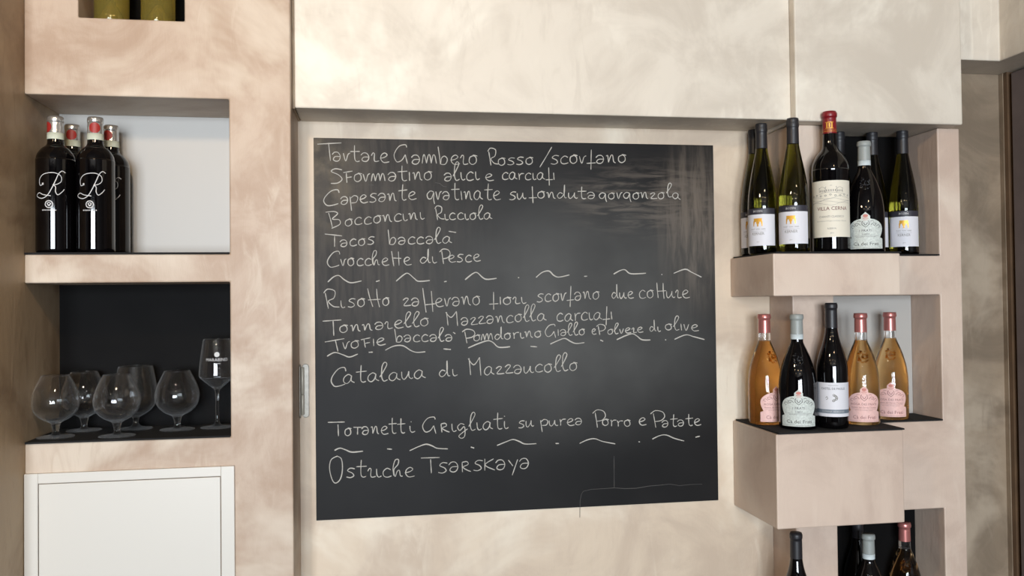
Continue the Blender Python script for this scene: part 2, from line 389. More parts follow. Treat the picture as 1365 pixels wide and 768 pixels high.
# glyphs of the handwriting: strokes in units of the x-height, second entry = advance
G = {
 'a': ([[(.02, .72), (.25, .98), (.6, .95), (.8, .55), (.68, .12), (.38, 0), (.12, .18), (.3, .5), (.78, .52)]], .98),
 'A': ([[(.78, .82), (.5, 1), (.15, .7), (.1, .25), (.38, 0), (.68, .3), (.8, .85), (.78, .3), (1.08, .06)]], 1.1),
 'b': ([[(.0, 2.0), (.12, .9), (.2, .02), (.3, .7), (.6, .95), (.85, .6), (.65, .05), (.25, .02)]], 1.0),
 'c': ([[(.82, .82), (.5, 1), (.15, .65), (.18, .15), (.5, 0), (.88, .14)]], .92),
 'C': ([[(1.5, 1.55), (1.25, 1.85), (.75, 1.75), (.2, 1.1), (.05, .5), (.3, .02), (.7, -.02), (1.1, .2)]], 1.35),
 'd': ([[(.6, .75), (.3, .9), (.05, .45), (.25, .05), (.55, .25), (.78, .9), (.75, 2.1), (.75, 1.0), (.85, .2), (1.05, .12)]], 1.1),
 'e': ([[(.08, .45), (.5, .55), (.78, .82), (.52, 1.02), (.2, .75), (.18, .3), (.48, 0), (.98, .1)]], .98),
 'f': ([[(.42, 1.8), (.44, .5), (.46, -.75)], [(0, .05), (.9, .1)]], .85),
 'F': ([[(.0, 1.15), (.9, 1.3)], [(.3, 1.1), (.35, .5), (.42, -.05)], [(.35, .55), (.85, .62)]], .95),
 'g': ([[(.85, .85), (.45, 1.0), (.1, .6), (.25, .12), (.6, .15), (.85, .8), (.86, .1), (1.0, -.5)]], 1.08),
 'j': ([[(.75, .85), (.4, 1.0), (.1, .6), (.3, .15), (.7, .6), (.8, .2), (.75, -.6), (.45, -.85), (.2, -.55), (.6, -.1), (1.05, .3)]], 1.05),
 'h': ([[(.1, .1), (.02, 1.0), (.2, 1.9), (.5, 1.95), (.45, 1.4), (.1, .8), (.22, .0), (.4, .6), (.6, .7), (.7, .1), (.9, .05)]], .95),
 'i': ([[(.1, .95), (.14, .3), (.3, .02), (.55, .15)]], .55),
 'I': ([[(.15, 1.05), (.22, .0)]], .4),
 'l': ([[(.0, .5), (.35, 1.2), (.62, 1.9), (.42, 2.15), (.2, 1.7), (.16, .6), (.35, .02), (.7, .15)]], .72),
 'm': ([[(.05, .05), (.15, .85), (.28, .9), (.45, .08)], [(.45, .08), (.62, .9), (.78, .9), (.9, .08)], [(.9, .08), (1.08, .92), (1.25, .85), (1.4, .05)]], 1.5),
 'n': ([[(.02, .85), (.18, .9), (.28, .1)], [(.28, .1), (.5, .9), (.68, .9), (.8, .2), (1.0, .02)]], 1.1),
 'u': ([[(.05, .9), (.08, .25), (.3, .02), (.6, .5), (.68, .9), (.7, .3), (.9, .05), (1.05, .15)]], 1.05),
 'v': ([[(.05, .95), (.32, .02), (.62, .98)]], .75),
 'o': ([[(.5, .95), (.15, .75), (.12, .25), (.42, .0), (.75, .25), (.72, .75), (.45, 1.0), (.85, .9)]], .95),
 'O': ([[(.5, 2.5), (.1, 1.8), (.02, .7), (.25, -.55), (.65, -.3), (.95, .8), (.85, 2.0), (.5, 2.5)]], 1.2),
 'p': ([[(.05, .9), (.2, -.9)], [(.12, .7), (.5, 1.0), (.88, .75), (.7, .15), (.2, .1)]], 1.0),
 'q': ([[(.85, .85), (.45, 1.0), (.1, .6), (.25, .12), (.6, .15), (.85, .8), (.86, .1), (1.0, -.5)]], 1.05),
 'r': ([[(.05, .95), (.28, .03), (.5, .8), (.72, .98)]], .75),
 'R': ([[(.1, 1.0), (.18, .0)], [(.1, 1.0), (.5, 1.05), (.62, .75), (.2, .5), (.6, .15), (.9, .0)]], .95),
 'y': ([[(.05, 1.0), (.45, .35)], [(.85, 1.0), (.4, -.6)]], .95),
 'w': ([[(.0, .65), (.15, .95), (.3, .85), (.28, .25), (.4, .02), (.75, .1)]], .72),
 's': ([[(.85, .95), (.45, 1.02), (.2, .75), (.6, .5), (.75, .2), (.45, .0), (.08, .08)]], .92),
 'S': ([[(1.15, 1.35), (.5, 1.5), (.25, 1.2), (.85, .75), (1.0, .25), (.6, -.15), (.1, -.15)]], 1.25),
 't': ([[(.45, 1.9), (.42, .9), (.46, .2), (.65, 0), (.9, .08)], [(.0, 1.15), (.95, 1.2)]], .95),
 'H': ([[(.2, 1.95), (.3, .9), (.42, .0)], [(.95, 1.9), (1.0, .9), (1.12, -.1)], [(.25, .85), (1.35, .92)]], 1.3),
 'B': ([[(.1, 1.95), (.2, 1.0), (.3, .0)], [(.0, 1.9), (.7, 1.95), (.9, 1.6), (.35, 1.1), (1.0, .85), (1.0, .3), (.3, -.1)]], 1.1),
 'k': ([[(.1, 1.15), (.15, .0)], [(.85, 1.1), (.15, .55), (1.0, .0)]], 1.0),
 'T': ([[(.0, 1.05), (1.0, 1.0)], [(.5, 1.0), (.52, .05)]], .95),
 'z': ([[(.05, .75), (.35, 1.0), (.6, .85), (.15, .15), (.45, .05), (.9, .1)]], .88),
 'Z': ([[(.05, .9), (.75, .95), (.2, .4), (.7, .45), (.15, -.05), (.75, .05)]], .85),
 'x': ([[(.1, .95), (.2, .5), (.22, .0)], [(.2, .55), (.4, .88), (.78, .92)]], .8),
 ' ': ([], .5),
}
W_ = lambda s, x0, y0, x1, y1, xh: ('w', s, x0, y0, x1, y1, xh)
P_ = lambda *pts: ('p', [tuple(pts[i:i + 2]) for i in range(0, len(pts), 2)])
def Tcap(x0, y0, x1, y1, sx0, sy0, sx1, sy1): return [P_(x0, y0, x1, y1), P_(sx0, sy0, sx1, sy1)]
def M1(x, y, w, h): return [P_(x + .08 * w, y - h, x + .2 * w, y), P_(x, y - h * .98, x + .45 * w, y - h * .6, x + .9 * w, y - h * 1.05), P_(x + .9 * w, y - h * 1.05, x + w, y + h * .03)]
def Pcap(x, y, w, h): return [P_(x + .2 * w, y - h * .85, x + .38 * w, y), P_(x, y - h * .8, x + .35 * w, y - h, x + .85 * w, y - h * .92, x + w, y - h * .65, x + .75 * w, y - h * .42, x + .3 * w, y - h * .35)]
def Rcap(x, y, w, h): return [P_(x + .1 * w, y - h * .8, x + .3 * w, y), P_(x, y - h * .8, x + .25 * w, y - h, x + .7 * w, y - h * .9, x + .65 * w, y - h * .55, x + .3 * w, y - h * .38, x + .6 * w, y - h * .12, x + w, y - h * .08)]
def Gcap(x, y, w, h): return [P_(x + .9 * w, y - h * .85, x + .8 * w, y - h, x + .35 * w, y - h * .9, x + .02 * w, y - h * .45, x + .2 * w, y - h * .06, x + .55 * w, y - h * .14, x + .8 * w, y - h * .45), P_(x + .8 * w, y - h * .45, x + .95 * w, y + h * .05)]
def Ccap(x, y, w, h): return [P_(x + w, y - h * .8, x + .9 * w, y - h, x + .5 * w, y - h * .92, x + .12 * w, y - h * .55, x + .03 * w, y - h * .25, x + .25 * w, y, x + .6 * w, y - h * .02, x + .95 * w, y - h * .12)]
def wave(*p): return P_(*p)
LINES = [
 Tcap(423, 192.2, 455, 190.5, 438, 190.5, 440.5, 214.5) + [W_('artawe', 443, 214.5, 519, 216.5, 12)] + Gcap(525, 217, 19, 24) + [W_('ambewo', 548, 218.5, 638, 219.5, 12.5)] + Rcap(650, 220.5, 15, 23) + [W_('osso', 663, 220.5, 712, 219, 9.5), P_(735.5, 196, 728, 209, 719.5, 223), W_('scorfano', 733, 219, 836, 217, 11)],
 [P_(456, 226.5, 447, 225, 441.5, 228.5, 451, 233, 456, 239, 450, 244, 441, 244.5), W_('FormatIno', 457, 243, 578, 240, 11), W_('alici', 591, 241.5, 640, 240, 11), W_('e', 646, 241, 659, 241, 9.5), W_('cAxciAfI', 668, 239.5, 741, 240, 9.5)],
 Ccap(431, 274, 21, 21) + [W_('apesante', 453, 273, 556, 266, 11), W_('qratInAte', 568, 266, 668, 266.5, 11.5), W_('su', 678, 267, 702, 265, 10), W_('fonduta', 705, 264.5, 795, 265, 9), W_('gorgonzo', 798, 265, 887, 265.5, 8.5), W_('lA', 888, 262, 908, 266.5, 8.5)],
 [P_(438, 284, 441, 294, 443, 303), P_(434, 283, 445, 282, 450, 285, 443, 292, 452, 293, 453, 299, 442, 304.5), W_('occoncini', 459, 301.5, 566, 292, 10)] + Rcap(579.5, 293.5, 13, 19) + [W_('icciolA', 592, 293.5, 657, 292, 9)],
 Tcap(433, 312, 456, 314.5, 446, 314.5, 446, 329) + [W_('acos', 453, 329.5, 500, 325.5, 9.5), W_('baccalA', 517, 326, 603, 324, 9.5), P_(598, 308.3, 608, 310)],
 Ccap(436, 356, 17, 21) + [W_('rocche', 454, 354.5, 519, 353.5, 10), P_(522, 335, 525, 355), P_(531, 335.5, 532, 354), P_(524, 344, 535, 344.5), W_('e', 537, 353, 549, 353, 11), W_('di', 559, 351.5, 583, 350.5, 9)] + Pcap(586, 352, 14, 20) + [W_('esce', 597, 350, 641, 348.5, 9.5)],
 [wave(437, 376, 445, 369, 452, 367.5, 459, 373, 468, 377, 482, 374.5), P_(501, 375.5, 506, 374), wave(528, 375, 538, 366.5, 544, 364.5, 552, 371, 558, 375, 573, 374), P_(592, 375.7, 595.5, 375), wave(620, 373, 630, 365, 636, 363.5, 644, 370.5, 650, 372.5, 662, 371), P_(690.5, 370.3, 692, 370), wave(714.5, 370, 723, 363, 732, 361.5, 738, 367, 745, 369.5, 759, 366.5), P_(778.5, 368.5, 782.5, 368.2), wave(818, 365.5, 826, 361, 833, 359.7, 841, 365, 861, 364.3), P_(881.5, 366, 883, 366), wave(898, 364.5, 913, 359, 922, 363, 935, 369.5)],
 Rcap(431.5, 411.5, 21, 26) + [W_('i', 453, 411, 460, 411, 11), W_('so', 463, 409.5, 488, 408.5, 10.5), P_(490, 384.5, 493, 397, 497, 409), P_(502, 385, 503, 397, 506, 409.5), P_(490.5, 400, 507.5, 399), W_('o', 509.5, 408, 521, 407, 10), W_('za', 536.5, 408.5, 561, 407.5, 11), P_(563.5, 384, 566, 403, 568, 416.5), P_(575, 388, 577, 416), P_(566.5, 406.5, 580, 405), W_('erano', 579, 409, 642, 406.5, 12), W_('fIowi', 652, 406.5, 702, 405, 9.5), W_('scorfano', 715, 403, 800, 398.5, 10.5), W_('due', 815, 398, 845, 398, 9.5), W_('coHuwe', 851, 397.5, 920, 397, 10.5)],
 Tcap(430, 428.3, 455, 426.5, 444, 427, 445, 447.5) + [W_('onnawello', 452, 444, 574, 434, 10)] + M1(594, 434, 16, 18) + [W_('azzancollA', 614, 434, 729, 427, 10), W_('cAxciAfI', 741, 429, 818, 425.5, 10.5)],
 Tcap(433, 456, 459, 451.5, 447, 453.5, 450.5, 468.5) + [W_('roFIe', 456, 466, 515, 459.5, 9.5), W_('baccala', 526, 456.5, 605, 454.5, 9), P_(604, 443, 607, 445)] + Pcap(616, 457.5, 17, 18.5) + [W_('omdoxino', 630, 455, 723, 449.5, 8.5)] + Gcap(726.5, 449.5, 15, 17) + [W_('Iallo', 742, 448, 781, 446.5, 8), W_('e', 788, 446, 795, 446, 7.5)] + Pcap(795, 446.5, 12, 14) + [W_('olvewe', 809, 446, 858, 443, 7), W_('di', 866, 442.5, 881, 442, 7.5), W_('olIve', 886, 440, 932, 441.5, 8.5)],
 [wave(436, 475, 446, 470, 457, 473, 466, 476, 477, 472), P_(491.5, 469.8, 497, 469.5), wave(513.5, 467, 525, 461.5, 537, 461, 548, 467.5, 556, 469.8, 567, 469), P_(591, 465.2, 601, 466), wave(624, 464, 638, 458, 650, 454.3, 657, 456.5, 665, 463, 680, 462.3), P_(707, 461.8, 716, 462.5), wave(733.5, 458.8, 744, 454, 753, 451.3, 761, 455.5, 768, 458, 779, 456.8), P_(800, 453.3, 804, 455), wave(822, 453, 834, 447.5, 843, 445, 849, 448, 856, 453, 867, 453.3), P_(886.5, 453, 888, 453.2), wave(899, 452.5, 914, 446.5, 925, 449, 939, 452.7)],
 Ccap(441, 515, 20, 25) + [W_('AtAlAuA', 457, 511.5, 568, 504.5, 11.5), W_('di', 585, 503, 610, 501.5, 10.5)] + M1(624, 500, 17, 22.5) + [W_('Azzaucollo', 645, 500, 771, 494, 11)],
 Tcap(437, 563.2, 459.5, 562.6, 450.5, 566, 451.2, 581.5) + [W_('oTanett', 459, 581, 541, 577.5, 10.5), W_('i', 545, 577, 554, 576.5, 9), P_(547.5, 562.3, 548.5, 562.3)] + Gcap(563, 577, 19, 21) + [W_('Rij', 587, 577, 624, 575, 11), W_('liAti', 625, 574.5, 678, 571, 11.5), P_(672, 554.5, 673, 555.5), W_('su', 690, 571, 712, 568.5, 9), W_('puxea', 720, 568.5, 778, 566.5, 9)] + Pcap(790, 570, 17, 23.5) + [W_('oxxo', 802, 567.5, 842, 569, 8.5), W_('e', 850, 567, 862, 567, 9.5)] + Pcap(867, 570, 19, 22.5) + [W_('atate', 882, 569.5, 935, 566.5, 8.5)],
 [wave(446, 600.5, 453, 597.5, 460, 599.5, 469, 602.8, 484, 601.5), P_(516, 598.5, 522.5, 599), wave(546, 601, 558, 595.5, 568, 592.3, 576, 594.5, 583, 597.7, 597, 598.5), P_(627.5, 596, 632, 597.5), wave(662.5, 594, 676, 588.5, 684, 586, 692, 588.5, 700, 592, 715, 591.5), P_(740.5, 591.3, 745, 591.3), wave(772.5, 591.3, 783, 586.5, 793, 585, 803, 588.5, 820, 591.8), P_(851, 589, 853, 589.3), wave(869.5, 585.5, 879, 581, 888, 580, 899, 584.5, 912, 588), P_(927, 583, 933, 581.5)],
 [P_(450, 608, 441.5, 613, 439.3, 625, 443, 640, 448, 644, 454, 638, 456.5, 625, 455, 612, 449, 608), W_('stwiche', 461, 636.5, 553, 635.5, 12)] + Tcap(561, 610.7, 586, 610, 574, 612.5, 575, 631) + [W_('saRskaya', 583, 631, 708, 624, 13)],
]
CH = random.Random(7)
def chalk_mesh(strokes, width):
    bm = bmesh.new()
    for pts in strokes:
        pl = [at_wall(x, y, BY0) for x, y in pts]
        if len(pl) == 2:
            a, b = pl; n = 6; pl = [(a[0] + (b[0] - a[0]) * i / n, a[1] + (b[1] - a[1]) * i / n) for i in range(n + 1)]
        ph = CH.random() * 9; ww = width * CH.uniform(.9, 1.1)
        rows = ribbon2d(pl, lambda t: ww * (.86 + .16 * math.sin(t * 9 + ph)) * (.75 if t in (0, 1) else 1))
        prev = None
        for l, m, r in rows:
            cur = [bm.verts.new((l[0], BY0 - .0001, l[1] + H)), bm.verts.new((m[0], BY0 - .0007, m[1] + H)), bm.verts.new((r[0], BY0 - .0001, r[1] + H))]
            if prev:
                for i in (0, 1): bm.faces.new([prev[i], cur[i], cur[i + 1], prev[i + 1]])
            prev = cur
    return bm
def item_strokes(it):
    out = []
    if it[0] == 'p': return [catmull(it[1], 6) if len(it[1]) > 2 else it[1]]
    _, s, x0, y0, x1, y1, xh = it
    tot = sum(G[ch][1] for ch in s); cx = 0.
    for ch in s:
        st, adv = G[ch]
        jx = CH.uniform(-.03, .03); jy = CH.uniform(-.04, .04); js = CH.uniform(.94, 1.06); sl = CH.uniform(-.04, .06)
        for q in st:
            pp = []
            for gx, gy in q:
                t = (cx + gx * .96 + jx) / tot
                pp.append((x0 + (x1 - x0) * t + gy * sl * xh, y0 + (y1 - y0) * t - (gy * js + jy) * xh))
            out.append(catmull(pp, 5))
        cx += adv
    return out
for ln in LINES:
    if all(i[0] == 'p' for i in ln):                    # a row of waves and dashes: every mark its own part
        for it in ln:
            q = item_strokes(it); long = abs(q[0][-1][0] - q[0][0][0]) > 12
            o = obj('chalk_wave' if long else 'chalk_dash', chalk_mesh(q, .0031), CHALK, bb); o.location = bbo
        continue
    words = []; xmax = -99                              # strokes that follow each other closely make one word
    for it in ln:
        q = item_strokes(it); x0 = min(p[0] for st in q for p in st); x1 = max(p[0] for st in q for p in st)
        if not words or x0 > xmax + 2.5: words.append([]); xmax = -99
        words[-1] += q; xmax = max(xmax, x1)
    for q in words:
        o = obj('chalk_word', chalk_mesh(q, .0025), CHALK, bb); o.location = bbo
for q in ([(818.5, 608), (818.8, 650)], [(773, 690), (773.3, 668), (775, 659), (777.5, 655), (788, 652.5), (805, 651.5), (819, 650.5), (833, 651.5), (848, 651), (866, 648), (878, 647), (893, 645.5), (906, 647.5), (920, 646), (936, 645.5)],
          [(491, 246.5), (498, 246.8)], [(580, 243.5), (586, 244.5), (591, 248.5), (595, 249)]):
    o = obj('scratch', chalk_mesh([q], .0015), CHALKTHIN, bb); o.location = bbo; o['label'] = 'thin grey scratch'

# ------------------------------------------------------------------ bottles
FONT = None
def text_tris(s, size):
    cu = bpy.data.curves.new('t', 'FONT'); cu.body = s; cu.size = size; cu.align_x = 'CENTER'; cu.resolution_u = 2
    ob = bpy.data.objects.new('t', cu); COL.objects.link(ob)
    dg = bpy.context.evaluated_depsgraph_get(); me = bpy.data.meshes.new_from_object(ob.evaluated_get(dg))
    vs = [(v.co.x, v.co.y) for v in me.vertices]; fs = [tuple(p.vertices) for p in me.polygons]
    bpy.data.objects.remove(ob); bpy.data.curves.remove(cu); bpy.data.meshes.remove(me)
    return vs, fs
class Decal:
    """flat print laid out in (s, z) on the skin of a turned body: s along the girth (front = 0), z up"""
    def __init__(self, rfun, off, kx=1.): self.r, self.off, self.v, self.f, self.kx = rfun, off, [], [], kx
    def add(self, vs, fs):
        n = len(self.v); self.v += vs; self.f += [tuple(i + n for i in f) for f in fs]
    def text(self, s, size, z, cx=0, sx=1):
        vs, fs = text_tris(s, size); self.add([(cx + x * sx, z + y) for x, y in vs], fs)
    def grid(self, rows, nu=20):
        """rows: (z, half width left, half width right)"""
        vs = [(-a + (a + b) * i / nu, z) for z, a, b in rows for i in range(nu + 1)]
        self.add(vs, [(j * (nu + 1) + i, j * (nu + 1) + i + 1, (j + 1) * (nu + 1) + i + 1, (j + 1) * (nu + 1) + i) for j in range(len(rows) - 1) for i in range(nu)])
    def rect(self, s0, s1, z0, z1, nu=8):
        vs = [(s0 + (s1 - s0) * i / nu, z) for z in (z0, z1) for i in range(nu + 1)]
        self.add(vs, [(i, i + 1, nu + 2 + i, nu + 1 + i) for i in range(nu)])
    def disc(self, cs, cz, r, rings=5, seg=24, r0=0., sz=1.):
        vs = [(cs + math.cos(2 * PI * k / seg) * q, cz + math.sin(2 * PI * k / seg) * q * sz) for j in range(rings + 1) for q in (r0 + (r - r0) * j / rings,) for k in range(seg)]
        self.add(vs, [(j * seg + k, j * seg + (k + 1) % seg, (j + 1) * seg + (k + 1) % seg, (j + 1) * seg + k) for j in range(rings) for k in range(seg)])
    def ribbon(self, pts, width, smooth=True):
        rows = ribbon2d(catmull(pts, 6) if smooth else pts, width)
        self.add([p for r in rows for p in (r[0], r[2])], [(2 * i, 2 * i + 1, 2 * i + 3, 2 * i + 2) for i in range(len(rows) - 1)])
    def build(self, name, mat, parent, label=None):
        bm = bmesh.new(); vv = []
        for s, z in self.v:
            r = self.r(z); a = s * self.kx / r; vv.append(bm.verts.new(((r + self.off) * math.sin(a), -(r + self.off) * math.cos(a), z)))
        for f in self.f:
            try: bm.faces.new([vv[i] for i in f])
            except ValueError: pass
        me = bpy.data.meshes.new(name); bm.to_mesh(me); bm.free(); me.materials.append(mat)
        for p in me.polygons: p.use_smooth = True
        o = bpy.data.objects.new(name, me); COL.objects.link(o); o.parent = parent
        if label: o['label'] = label
        return o
def profile(pts, n=5):
    """smooth (radius, z) profile; sharp where a point repeats"""
    segs, cur = [], [pts[0]]
    for p in pts[1:]:
        if p == cur[-1]: segs.append(cur); cur = [p]
        else: cur.append(p)
    segs.append(cur); out = []
    for s in segs:
        c = catmull(s, n); out += c if not out else c[1:]
    return [(max(r, 0), z) for r, z in out]
def rfun_of(prof):
    q = sorted([(z, r) for r, z in prof if r > .004])
    def f(z):
        if z <= q[0][0]: return q[0][1]
        for (za, ra), (zb, rb) in zip(q, q[1:]):
            if za <= z <= zb: return ra if zb - za < 1e-9 else ra + (rb - ra) * (z - za) / (zb - za)
        return q[-1][1]
    return f
mm = lambda lst: [(r / 1000, z / 1000) for r, z in lst]
SEG = 56
def base_pts(R): return [(0, 6), (R * .5, 5), (R * .78, 1), (R * .86, 0), (R * .95, 1.5), (R, 6), (R, 6)]
def bottle_glass(shape, R, top, closed_r):
    """glass body: punted base, wall, closed at the top"""
    pr = profile(mm(base_pts(R) + shape))
    return pr, lathe(pr + [(0, pr[-1][1])], SEG)
def capsule(parent, name, pts, mat, label=None):
    o = obj(name, lathe(profile(mm(pts), 3), 32), mat, parent, smooth=True)
    if label: o['label'] = label
    return o

# --- slender bottle, black capsule, white label with golden tree
KER = [(36.3, 110), (36.3, 125), (34.8, 150), (31, 180), (25.5, 212), (19.5, 242), (15.2, 266), (13.9, 280), (13.4, 300)]
def kerner(loc, rz, label, group):
    t = thing('slender_wine_bottle', loc, label, 'wine bottle', group, rz)
    pr, bm = bottle_glass(KER, 36.3, 300, 0); obj('glass_body', bm, GREENGLASS, t, smooth=True)
    rf = rfun_of(pr)
    capsule(t, 'capsule', [(14.7, 271), (14.7, 271), (14.5, 285), (14.2, 312), (14.2, 312), (15.0, 314), (15.2, 320), (14.7, 325), (14.7, 325), (14.7, 331), (13.6, 335), (13.6, 335), (0, 335.4)], CAPBLACK, 'matt black capsule')
    d = Decal(rf, .0003); d.grid([(.0215, .046, .046), (.06, .046, .046), (.1005, .046, .046)], 28); lb = d.build('label', LBLWHITE, t, 'white paper label')
    d = Decal(rf, .0003); d.grid([(.1008, .046, .046), (.1155, .046, .046)], 28); st = d.build('neck_strip', LBLDARK, t, 'dark strip above the label')
    d = Decal(rf, .0006); d.text('BOZEN', .0072, .1060); d.build('lettering', INKWHITE, st)
    d = Decal(rf, .0006)
    d.rect(-.0105, .0105, .0835, .0905, 8); d.rect(-.0018, .0018, .0700, .0835, 3)
    for q in (-1, 1): d.rect(q * .0105 - .0012, q * .0105 + .0012, .0705, .0835, 2); d.ribbon([(q * .0098, .0765), (q * .0090, .0815), (q * .0060, .0835)], .0030); d.ribbon([(q * .0022, .0765), (q * .0030, .0815), (q * .0055, .0835)], .0026)
    d.build('emblem', GOLD, lb, 'golden tree emblem')
    d = Decal(rf, .0006); d.text('KERNER', .0100, .0485, 0, .86); d.text('PUNT  VON  HAID', .0048, .0615, 0, .95); d.text('2019', .0034, .0300); d.rect(-.02, .02, .0578, .0582)
    d.build('lettering', INKGREY, lb)
    return t
KG = 'slender bottles with golden tree labels'
UZ = UR1 + MT
k0 = kerner((1.027, -.185, UZ), -.70, 'foremost slender green-glass bottle with golden tree label, left of the red-capped bottle', KG)
def kd(loc, rz, label): return dup(k0, (loc[0], loc[1], UZ), rz, label, KG)
kd((.977, -.116), -.78, 'slender bottle second from the left on the upper right shelf, golden tree label fully seen')
kd((.992, -.0405), -.82, 'slender bottle at far left of the upper right shelf, half hidden behind another')
kd((1.233, -.045), -.5, 'slender bottle in the back, only its black cap seen right of the red-capped bottle')
kd((1.326, -.050), -.40, 'slender bottle behind the grey-capped bottle, only a sliver of its label showing')
kd((1.397, -.078), -.60, 'slender bottle with golden tree label at the right end of the upper shelf')

# --- big bottle with red capsule and cream label
def villa():
    t = thing('magnum_wine_bottle', (1.123, -.190, UZ), 'large dark bottle with red capsule and big cream label', 'wine bottle', None, -.53)
    pr, bm = bottle_glass([(44.3, 60), (44.3, 190), (44.3, 207), (41.5, 224), (33, 242), (22, 256), (17.5, 266), (16.6, 280), (15.8, 300), (15.6, 335)], 44.3, 335, 0)
    obj('glass_body', bm, DARKGLASS, t, smooth=True); rf = rfun_of(pr)
    cp = capsule(t, 'capsule', [(17.0, 297), (17.0, 297), (16.7, 318), (16.2, 338), (16.2, 338), (18.3, 339.5), (18.4, 348), (17.0, 350.5), (17.0, 350.5), (16, 353), (16, 353), (0, 353.5)], CAPRED, 'red capsule')
    rc = lambda z: .0168
    d = Decal(rc, .0003); d.rect(-.05, .05, .3015, .3025, 40); d.rect(-.05, .05, .3060, .3066, 40); d.rect(-.0075, -.0045, .311, .323); d.rect(.0045, .0075, .311, .323); d.rect(-.010, .010, .3235, .3250); d.rect(-.010, .010, .3090, .3105); d.rect(-.0015, .0015, .312, .322); d.build('gold_print', GOLD, cp, 'gold crest and lines on the capsule')
    d = Decal(rf, .0003); d.grid([(.037, .060, .060), (.1, .060, .060), (.176, .060, .060)], 36); lb = d.build('label', LBLCREAM, t, 'cream paper label')
    d = Decal(rf, .0006); d.text('VILLA CERNA', .0125, .1030, .004, .98); d.build('lettering', INKWINE, lb, 'dark red lettering')
    d = Decal(rf, .0006); d.text('CHIANTI CLASSICO', .0068, .0850, .002); d.text('Denominazione di Origine Controllata e Garantita', .0036, .0755, .002); d.text('RISERVA', .0056, .0560, .002); d.text('2014', .0042, .0455, .002)
    rnd = random.Random(3)
    for z, a in ((.119, -.05), (.124, -.048), (.129, -.046), (.134, -.05)):
        d.ribbon([(-.052 + i * .0104, z + .003 * math.sin(i * .9 + z * 900) + rnd.uniform(-.001, .001)) for i in range(11)], .0005)
    d.ribbon([(-.028, .1425), (-.012, .147), (.010, .146), (.034, .1425)], .0006)
    for x0, x1, z0, z1 in ((-.027, -.012, .146, .157), (-.011, .014, .147, .160), (.015, .030, .146, .156)):
        d.ribbon([(x0, z0), (x0, z1), (x1, z1), (x1, z0)], .0007, False); d.ribbon([(x0 - .001, z1), ((x0 + x1) / 2, z1 + .004), (x1 + .001, z1)], .0007, False)
        n = int((x1 - x0) / .005)
        for i in range(n): d.rect(x0 + .0016 + i * .005, x0 + .0036 + i * .005, z0 + .002, z0 + .007, 2)
    for i in range(9): d.disc(-.046 + i * .0115, .1395 + .0015 * math.sin(i * 2.), .0028, 2, 8, .0016, .8)
    d.build('engraving', INKGREY, lb, 'grey engraving of a villa and small print')
    return t
villa()

# --- broad-shouldered frati bottle: flared body, waisted label
def frati_half(z):
    if z < .033: return .037
    if z < .036: return .037 - (z - .033) / .003 * .007
    if z < .058: return .030 + .0065 * math.sin((z - .036) / .022 * PI / 2)
    if z < .0815: return max(.0365 * math.sqrt(max(0, 1 - ((z - .058) / .0255) ** 2)), .009)
    return max(.0085 - max(0, z - .090) * 1.0, .001)
FRA = [(40.5, 50), (40.5, 92), (39.5, 116), (35.8, 144), (29.2, 171), (22.2, 192), (16.8, 206), (15.2, 212)]
FRAN = [(15.2, 212), (14.9, 218), (14.7, 232), (14.2, 250), (13.8, 262)]
def crest(rf, parent, mat):
    """relief of a moulded crest on the shoulder"""
    bm = bmesh.new(); rnd = random.Random(11)
    for i in range(60):
        s = rnd.uniform(-.0125, .0125); z = .170 + rnd.uniform(-.0150, .0150)
        if (s / .0135) ** 2 + ((z - .170) / .016) ** 2 > 1: continue
        r = rf(z); a = s / r; rr = rnd.uniform(.0018, .0030)
        bmesh.ops.create_icosphere(bm, subdivisions=1, radius=rr, matrix=Matrix.Translation((r * math.sin(a), -r * math.cos(a), z)))
    return obj('moulded_crest', bm, mat, parent, smooth=True)
